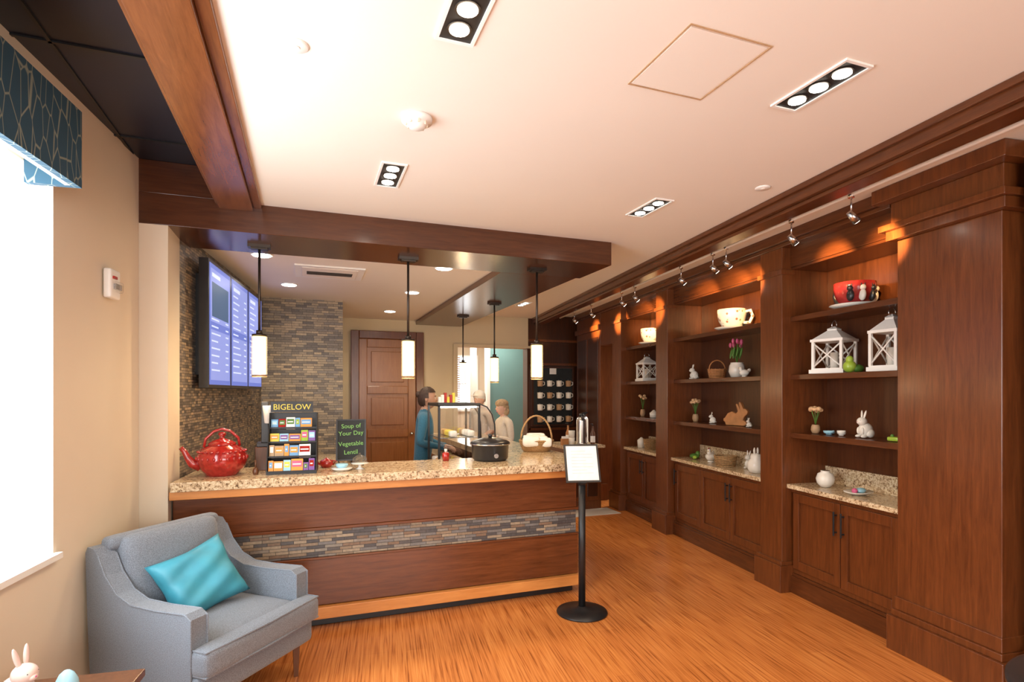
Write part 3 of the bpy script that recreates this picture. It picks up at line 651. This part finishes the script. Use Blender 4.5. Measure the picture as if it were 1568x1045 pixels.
def cup(name,loc,rz,r,h,mat,saucer=True,blk=False):
    b=B(); z=.0
    if saucer: b.lathe([(0,0),(r*.5,0),(r*.9,.01),(r*1.22,.028),(r*1.19,.032),(r*.5,.014),(0,.014)],CER); z=.014
    b.lathe([(0,z),(r*.55,z),(r*.6,z+.01),(r*.9,z+h*.4),(r,z+h*.75),(r,z+h),(r*.95,z+h),(r*.94,z+h*.7),(r*.8,z+h*.35),(0,z+.02)],mat)
    b.tube([(r*.95,0,z+h*.85),(r*1.3,0,z+h*.9),(r*1.45,0,z+h*.6),(r*1.25,0,z+h*.3),(r*.85,0,z+h*.3)],.012*r/.12+.002,mat if not blk else BLKP)
    if blk:
        for a in (125,160,195,230):
            A=R(a); b.sph((r*.90*math.cos(A),r*.90*math.sin(A),z+h*.42),(.03,.02,.045),BLKP if a in(125,195) else CER); b.sph((r*.97*math.cos(A),r*.97*math.sin(A),z+h*.70),(.022,.02,.022),BLKP if a in(125,195) else CER)
            for q in (-.012,.012): b.sph((r*.97*math.cos(A)-q*math.sin(A),r*.97*math.sin(A)+q*math.cos(A),z+h*.83),(.006,.006,.012),BLKP,seg=8)
    return b.finish(name,loc,rz)
def flowers(name,loc,h,pot,fm,n=7,ph=.35,pr=.035):
    b=B(); p=h*ph
    b.lathe([(0,0),(pr*.7,0),(pr,p*.4),(pr*.9,p*.8),(pr*.75,p*.95),(pr*.8,p),(pr*.65,p),(0,p*.9)],pot)
    for k in range(n):
        a=k*6.28/n; rr=.05*h/.25*(.4+.6*random.random()); z=h*(.85+.15*random.random())
        b.tube([(0,0,p*.9),(rr*.4*math.cos(a),rr*.4*math.sin(a),(p+z)/2),(rr*math.cos(a),rr*math.sin(a),z)],.0025,GREEN,seg=5)
        if fm is PINK: b.sph((rr*math.cos(a),rr*math.sin(a),z),(.014,.014,.026),fm,seg=10); b.sph((rr*.9*math.cos(a),rr*.9*math.sin(a),(p+z)/2),(.008,.015,.05),GREEN,seg=8,rot=(0,15,0))
        else:
            b.sph((rr*math.cos(a),rr*math.sin(a),z+.006),(.022,.022,.018),fm,seg=10)
    return b.finish(name,loc)
def basket(name,loc,r,h,mat=WICK,handle=False):
    b=B(); n=max(4,int(h/.016))
    for i in range(n):
        q=r*(.8+.2*i/n); b.tube([(q*math.cos(k*math.pi/12),q*.8*math.sin(k*math.pi/12),.007+i*h/n) for k in range(24)],.007,mat,seg=6,closed=True)
    b.cyl((0,0,.005),r*.78,.01,mat)
    for k in range(14):
        a=k*math.pi/7; b.tube([(r*.8*math.cos(a),r*.64*math.sin(a),0),(r*math.cos(a),r*.8*math.sin(a),h)],.005,mat,seg=5)
    if handle: b.tube([(r*.95*math.cos(k*math.pi/12),0,h*.9+r*1.0*math.sin(k*math.pi/12)) for k in range(13)],.006,mat)
    return b.finish(name,loc,BK)
def jar(name,loc,prof,mat,extra=None):
    b=B(); b.lathe(prof,mat)
    if extra: extra(b)
    return b.finish(name,loc)
CT=.892
# bay near
cup('oversized_teacup',L(3.445,3.50,2.274),80,.14,.18,CATC,True,True)
lantern(L(3.43,3.68,1.794),BK+20,.40,.26); lantern(L(3.43,3.17,1.794),BK+8,.43,.22)
b=B(); b.sph((0,0,.045),(.045,.045,.045),LIME); b.sph((0,0,.095),(.026,.026,.03),LIME); b.tube([(0,0,.12),(.01,0,.14)],.003,LEGW); b.sph((.05,-.03,.03),(.05,.03,.03),GREEN); b.finish('green_pear_ornament',L(3.36,3.46,1.794))
flowers('dried_flower_vase',L(3.40,3.84,1.314),.20,TAN,ORNG)
bunny('bunny_figurine',L(3.42,3.39,1.314),-100,.20,CER)
cup('small_blue_dish',L(3.4,3.70,1.314),0,.04,.03,BLUE,False); cup('small_blue_dish',L(3.4,3.58,1.314),0,.03,.04,CER,False)
b=B(); b.rbox((0,0,.015),(.03,.04,.015),.01,LIME,cuts=5); b.sph((0,.02,.035),.012,GREEN); b.finish('green_trinket_box',L(3.38,3.10,1.314))
jar('round_white_vase',L(3.42,3.76,CT),[(0,0),(.035,0),(.06,.03),(.068,.065),(.055,.105),(.03,.12),(.035,.13),(0,.125)],CER)
b=B(); b.lathe([(0,0),(.05,0),(.11,.02),(.115,.026),(.05,.012),(0,.012)],CER,sy=.75); b.sph((.02,0,.03),(.045,.03,.02),BLUE); b.sph((-.04,0,.03),(.02,.02,.02),PINK); b.finish('decorative_dish',L(3.40,3.42,CT))
# middle bay
cup('floral_oversized_mug',L(3.445,5.02,2.274),-60,.14,.20,FLOR,True)
bunny('bunny_figurine',L(3.42,5.70,1.794),-110,.17,CER)
basket('wire_basket',L(3.42,5.24,1.794),.10,.10,CARVED,True)
flowers('potted_tulips',L(3.42,4.90,1.794),.37,CER,PINK,11,.40,.08)
hen('bird_figurine',L(3.36,4.70,1.794),-110,.11,CER,YEL,False)
flowers('dried_flower_vase',L(3.42,5.66,1.314),.24,TAN,ORNG)
bunny('bunny_figurine',L(3.42,5.33,1.314),-120,.12,CER)
b=B(); RM=Matrix.Rotation(R(90),4,'X')
b.prism([(-.12,0),(.09,0),(.12,.015),(.11,.045),(.08,.055),(.095,.09),(.125,.115),(.135,.145),(.11,.17),(.085,.17),(.05,.235),(.03,.235),(.045,.165),(.015,.22),(-.005,.215),(.02,.145),(0,.12),(-.05,.14),(-.10,.12),(-.135,.07),(-.15,.07),(-.15,.04),(-.13,.03)],-.02,.02,CARVED,M=RM); b.finish('carved_wood_rabbit',L(3.42,4.90,1.314),-80,bev=.008)
bunny('bunny_figurine',L(3.38,4.66,1.314),-90,.09,CER)
b=B(); b.sph((0,0,.03),(.05,.06,.03),GREEN); b.sph((.02,-.03,.06),(.025,.025,.03),GREEN); b.sph((-.03,-.04,.02),(.02,.03,.02),LIME); b.finish('green_frog_ornament',L(3.42,5.68,CT))
hen('hen_figurine',L(3.42,5.36,CT),-60,.16,CER)
basket('wicker_tray_basket',L(3.40,5.06,CT),.12,.11)
bunny('bunny_figurine',L(3.50,4.82,CT),-80,.18,CER)
jar('bunny_cookie_jar',L(3.40,4.58,CT),[(0,0),(.06,0),(.078,.04),(.075,.10),(.05,.13),(.055,.14),(.045,.17),(0,.185)],CER,lambda b:(b.sph((-.02,0,.20),(.012,.01,.035),CER),b.sph((.02,0,.20),(.012,.01,.035),CER),b.sph((0,-.07,.1),(.015,.01,.015),PINK)))
# far bay
cup('floral_oversized_mug',L(3.445,6.78,2.274),-100,.14,.20,FLOR,True)
lantern(L(3.42,6.86,1.794),BK,.36,.23)
flowers('dried_flower_vase',L(3.42,6.98,1.314),.28,TAN,ORNG); jar('white_sugar_jar',L(3.42,6.66,1.314),[(0,0),(.05,0),(.055,.06),(.03,.08),(.01,.1),(0,.1)],CER)
basket('wicker_tray_basket',L(3.42,6.72,CT),.11,.14); jar('white_sugar_jar',L(3.4,6.98,CT),[(0,0),(.05,0),(.055,.1),(.03,.12),(.01,.14),(0,.14)],CER)

# side table with bunny and egg
b=B(); b.box(-.25,.25,-.30,.30,.52,.55,LEGW); b.box(-.22,.22,-.27,.27,.46,.52,LEGW)
for x in (-.22,.18):
    for y in (-.27,.23): b.box(x,x+.04,y,y+.04,0,.46,LEGW)
b.box(-.2,.2,-.25,.25,.15,.17,LEGW); b.finish('side_table',(-.885,2.31,0),WR,bev=.004)
bunny('ceramic_bunny',(-.92,2.36,.55),60,.23,plain('blush_ceramic',(.72,.54,.48),.25,.03,10))
b=B(); b.lathe([(0,0),(.015,.001),(.03,.012),(.037,.035),(.034,.06),(.022,.085),(.01,.096),(0,.099)],BLUE); b.finish('ceramic_egg',(-.81,2.43,.55))
# round dark table at the right edge
b=B(); b.lathe([(0,.72),(.42,.72),(.43,.73),(.43,.745),(.42,.75),(0,.75)],BLKP,seg=64); b.cyl((0,0,.37),.03,.70,BLACK); b.lathe([(0,0),(.24,0),(.24,.012),(.06,.035),(.03,.06),(0,.06)],BLACK,seg=48)
b.finish('round_cafe_table',(2.325,.755,0))

# ------------------------------------------------------------ coffee station & mug display
b=B(); b.box(3.35,3.92,6.95,7.6,.0,.86,WOOD); b.box(3.31,3.96,6.9,7.62,.86,.9,GRAN)
for (x0,x1) in ((3.38,3.62),(3.65,3.89)):
    b.box(x0,x1,6.935,6.95,.12,.8,WOOD); b.box(x0+.04,x1-.04,6.925,6.936,.18,.74,WOODD)
b.finish('coffee_station_cabinet',bev=.004)
for (x,y) in ((3.70,7.12),(3.85,7.36)):
    b=B(); b.lathe([(0,0),(.085,0),(.085,.02),(.078,.03),(.078,.34),(.07,.37),(.05,.39),(0,.40)],STEEL); b.cyl((0,0,.415),.035,.04,BLKP); b.tube([(0,0,.39),(-.03,-.07,.40),(-.04,-.12,.35)],.012,BLKP); b.box(-.01,.07,-.012,.012,.43,.45,BLKP); b.finish('coffee_airpot',(x,y,.9))
b=B(); b.lathe([(0,0),(.04,0),(.045,.1),(0,.1)],CER); b.lathe([(0,.1),(.042,.1),(.046,.2),(0,.2)],CER); b.box(-.16,-.06,-.03,.03,0,.09,CARVED); b.box(-.15,-.07,-.02,.02,.09,.12,CLOTH); b.finish('paper_cup_stack',(3.53,7.1,.9))
for (x,y,m) in ((3.84,7.05,LEGW),(3.60,7.36,CARVED)):
    b=B(); b.lathe([(0,0),(.032,0),(.034,.01),(.034,.15),(.014,.20),(.013,.25),(.016,.255),(0,.26)],m); b.lathe([(.0345,.03),(.0345,.12)],CLOTH); b.tube([(0,0,.255),(0,0,.29),(-.04,0,.29)],.005,BLKP,seg=8); b.finish('syrup_bottle',(x,y,.9))
b=B(); b.box(0,.72,0,.03,0,.95,CHALK)
for (x0,x1,z0,z1) in [(-.03,0,-.03,.98),(.72,.75,-.03,.98),(0,.72,-.03,0),(0,.72,.95,.98)]: b.box(x0,x1,-.02,.03,z0,z1,WOODD)
b.box(.3,.42,-.01,0,.85,.97,CLOTH)
for r in range(4):
    for c in range(4):
        x=.1+c*.175; z=.04+r*.2
        b.lathe([(0,0),(.04,0),(.045,.01),(.048,.1),(.043,.1),(.04,.012),(0,.012)],CER if (r+c)%3 else TAN,c=(x,-.06,z),seg=16)
        b.tube([(x+.045,-.06,z+.08),(x+.08,-.06,z+.075),(x+.08,-.06,z+.03),(x+.045,-.06,z+.02)],.007,CER,seg=6); b.cyl((x,-.02,z+.11),.005,.07,STEEL,axis='Y')
b.finish('mug_display_rack',(3.56,8.60,1.1))
b=B(); b.box(-.2,.2,-.02,.02,0,.7,LEGW); b.box(-.16,.16,-.026,-.02,.04,.66,CLOTH); b.finish('framed_picture',L(5.55,7.9,1.2),BK-90)

# ------------------------------------------------------------ people
def person(name,loc,rz,height,shirt,pants,skin,hair,long_sleeve,arms,hairstyle,lean=0.0):
    S=height/1.70
    V=[];E=[];RA=[];LB=[]
    def add(p,r,par,lab):
        V.append(Vector(p)); RA.append(r); i=len(V)-1
        if par is not None: E.append((par,i)); LB.append(lab)
        return i
    pel=add((0,0,.96),(.15,.115),None,'')
    wa=add((0,-.01-lean*.3,1.10),(.14,.11),pel,'s'); ch=add((0,-.01-lean*.7,1.27),(.16,.115),wa,'s'); nb=add((0,.01-lean,1.405),(.08,.07),ch,'s')
    nk=add((0,-.0-lean,1.47),(.05,.05),nb,'k'); hb=add((0,-.015-lean,1.54),(.05,.05),nk,'k')
    for sx,key in ((-1,'L'),(1,'R')):
        hip=add((sx*.085,0,.88),(.092,.092),pel,'p'); kn=add((sx*.095,-.015,.50),(.06,.062),hip,'p'); an=add((sx*.095,.025,.10),(.044,.044),kn,'p')
        he=add((sx*.1,-.03,.05),(.04,.035),an,'f'); to=add((sx*.11,-.14,.035),(.035,.028),he,'f')
        el,wr=arms[key]
        sh=add((sx*.17,.005-lean,1.375),(.064,.064),nb,'s')
        mid=Vector((sx*.19,.005-lean,1.36)).lerp(Vector(el),.5)
        m1=add(mid,(.056,.056),sh,'s'); e=add(el,(.05,.05),m1,'s'); fm=add(Vector(el).lerp(Vector(wr),.45),(.042,.042),e,'s' if long_sleeve else 'k'); w=add(wr,(.028,.026),fm,'s' if long_sleeve else 'k')
    me=bpy.data.meshes.new(name+'_skel'); me.from_pydata(V,E,[]); tmp=bpy.data.objects.new(name+'_skel',me); COL.objects.link(tmp)
    sk=tmp.modifiers.new('Skin','SKIN'); sk.use_smooth_shade=True
    d=me.skin_vertices[0].data
    for i,r in enumerate(RA): d[i].radius=r; d[i].use_root=(i==0)
    ss=tmp.modifiers.new('Sub','SUBSURF'); ss.levels=2; ss.render_levels=2
    dg=bpy.context.evaluated_depsgraph_get(); dg.update()
    ev=tmp.evaluated_get(dg); m2=bpy.data.meshes.new_from_object(ev)
    bpy.data.objects.remove(tmp)
    b=B(); b.bm.from_mesh(m2)
    mats={'s':shirt,'p':pants,'k':skin,'f':BLKP}
    for f in b.bm.faces:
        c=f.calc_center_median(); best='s';bd=9
        for (i,j),lab in zip(E,LB):
            a=V[i];q=V[j];ab=q-a;t=max(0,min(1,(c-a).dot(ab)/ab.length_squared)); dd=(c-(a+ab*t)).length-(RA[i][0]*(1-t)+RA[j][0]*t)*.9
            if dd<bd: bd=dd;best=lab
        if c.z<1.0 and abs(c.x)<.17 and c.z>.84 and best in 'sp': best='s' if c.z>.86 else 'p'
        f.material_index=b.mi(mats[best]); f.smooth=True
    # head
    hc=Vector((0,-.03-lean,1.595))
    v=bmesh.ops.create_uvsphere(b.bm,u_segments=32,v_segments=24,radius=1)['verts']
    for q in v:
        p=q.co.copy(); x,y,z=p
        w=.075*(1-.22*max(0,-z)**1.3); dpt=.095
        P=Vector((x*w,y*dpt*(1-.12*max(0,-z)*(1 if y>0 else 0)),z*.118))
        if y<0:
            fr=-y
            nose=math.exp(-((x/.16)**2)-(((z+.12)/.20)**2))*.024; P.y-=nose*fr
            P.y+=.008*fr*(math.exp(-(((abs(x)-.33)/.16)**2)-(((z-.05)/.14)**2)))
            P.y-=.006*fr*math.exp(-((x/.3)**2)-(((z+.85)/.2)**2))
        q.co=P+hc
    b._fin(v,skin,True,None)
    for sx in (-1,1):
        b.sph(hc+Vector((sx*.027,-.083,.004)),(.012,.008,.008),CER,seg=12); b.sph(hc+Vector((sx*.027,-.090,.004)),(.005,.003,.005),BLKP,seg=8)
        b.sph(hc+Vector((sx*.075,.012,-.008)),(.010,.018,.028),skin,seg=12); b.tube([hc+Vector((sx*.014,-.093,.026)),hc+Vector((sx*.03,-.09,.031)),hc+Vector((sx*.046,-.078,.025))],.003,hair,seg=6)
    b.sph(hc+Vector((0,-.088,-.058)),(.022,.008,.006),PINK,seg=12)
    # hair shell
    v=bmesh.ops.create_uvsphere(b.bm,u_segments=32,v_segments=24,radius=1)['verts']
    kill=[]
    for q in v:
        x,y,z=q.co
        lim=.42 if y<-.25 else (-.1 if y<.15 else (-.75 if hairstyle!='cap' else -.4))
        n=1+.03*math.sin(17*x+9*z)+.02*math.sin(23*y-11*z)
        q.co=Vector((x*.087*n,y*.107*n+.006,z*.128*n+.004))+hc
        if z<lim: kill.append(q)
    b._fin(v,hair,True,None); bmesh.ops.delete(b.bm,geom=kill,context='VERTS')
    if hairstyle=='bun':
        b.sph(hc+Vector((0,.10,.045)),(.04,.035,.038),hair); b.sph(hc+Vector((0,.085,-.01)),(.05,.03,.05),hair)
    if hairstyle=='bob':
        b.sph(hc+Vector((0,.055,-.05)),(.088,.065,.08),hair); b.sph(hc+Vector((0,.0,.07)),(.09,.11,.07),hair)
    if hairstyle=='cap':
        b.sph(hc+Vector((0,.0,.06)),(.092,.108,.085),CLOTH); b.sph(hc+Vector((0,-.11,.055)),(.065,.06,.008),CLOTH)
    # hands
    for key in ('L','R'):
        el,wr=arms[key]; wr=Vector(wr); dr=(wr-Vector(el)).normalized(); up=Vector((0,0,1)); sd=dr.cross(up)
        if sd.length<.2: sd=Vector((0,1,0)).cross(dr)
        sd.normalize(); nm=sd.cross(dr).normalized()
        if nm.z<0: nm=-nm
        inward=1 if key=='L' else -1
        if sd.x*inward<0: sd=-sd
        def W(a,c,e): return wr+dr*a+sd*c+nm*e
        Mh=Matrix((( sd.x,dr.x,nm.x,wr.x),(sd.y,dr.y,nm.y,wr.y),(sd.z,dr.z,nm.z,wr.z),(0,0,0,1)))
        b.rbox((0,.045,0),(.038,.050,.014),.013,skin,cuts=5,M=Mh)
        for k,(c,ln) in enumerate(((.028,.068),(.009,.078),(-.010,.072),(-.028,.056))):
            b.tube([W(.08,c,0),W(.09+ln*.4,c,-.004),W(.09+ln*.75,c,-.020),W(.09+ln*.9,c,-.036)],[.0095,.0088,.008,.0065],skin,seg=8)
        b.tube([W(.02,.025,0),W(.045,.050,-.008),W(.07,.060,-.016),W(.088,.056,-.024)],[.012,.011,.0095,.007],skin,seg=8)
        b.tube([wr-dr*.02,wr+dr*.012],[.032,.030],shirt if long_sleeve else skin,seg=14)
    # collar
    b.tube([(.062*math.cos(k*math.pi/10),-.0-lean+.055*math.sin(k*math.pi/10),1.432+.012*math.sin(k*math.pi/10)) for k in range(20)],.012,shirt,seg=8,closed=True)
    return b.finish(name,loc,rz,scale=S)
HD=plain('dark_brown_hair',(.05,.025,.015),.6,.4,40); HG=plain('ash_blond_hair',(.42,.30,.18),.6,.3,40); HW=plain('white_hair',(.75,.72,.68),.6,.1,40)
TS=fabric('teal_work_shirt',(.03,.15,.25)); WS=fabric('white_shirt',(.75,.72,.68)); CS=fabric('cream_cardigan',(.72,.66,.58)); DP=fabric('dark_trousers',(.02,.02,.03)); KP=fabric('khaki_trousers',(.35,.28,.18))
person('cafe_worker',(1.19,6.10,0),75,1.68,TS,DP,SKIN,HD,True,{'L':((-.25,.0,1.12),(-.13,-.24,1.06)),'R':((.25,.0,1.12),(.12,-.25,1.06))},'bun',.04)
person('customer',(2.60,7.30,0),-80,1.52,CS,KP,SKIN2,HG,True,{'L':((-.23,-.02,1.10),(-.13,-.22,1.16)),'R':((.23,-.02,1.10),(.14,-.22,1.16))},'bob',.03)
person('customer',(2.50,8.10,0),-60,1.64,WS,DP,SKIN2,HW,False,{'L':((-.23,.02,1.10),(-.16,-.20,1.0)),'R':((.23,.02,1.10),(.16,-.20,1.0))},'cap',.02)

# ------------------------------------------------------------ world, camera
w=bpy.data.worlds.new('sky'); SC.world=w; w.use_nodes=True
bg=w.node_tree.nodes['Background']; bg.inputs[0].default_value=(.85,.92,1,1); bg.inputs[1].default_value=.45
cam=bpy.data.cameras.new('camera'); co=bpy.data.objects.new('camera',cam); COL.objects.link(co); SC.camera=co
cam.sensor_width=36; cam.lens=36*850/1568; cam.shift_y=78/1568; cam.clip_start=.05
co.location=(0,0,1.65); co.rotation_euler=(R(90),0,R(-20.3))
try:
    SC.view_settings.view_transform='Standard'; SC.view_settings.look='None'; SC.view_settings.exposure=0.0
except Exception as ex: print(ex)
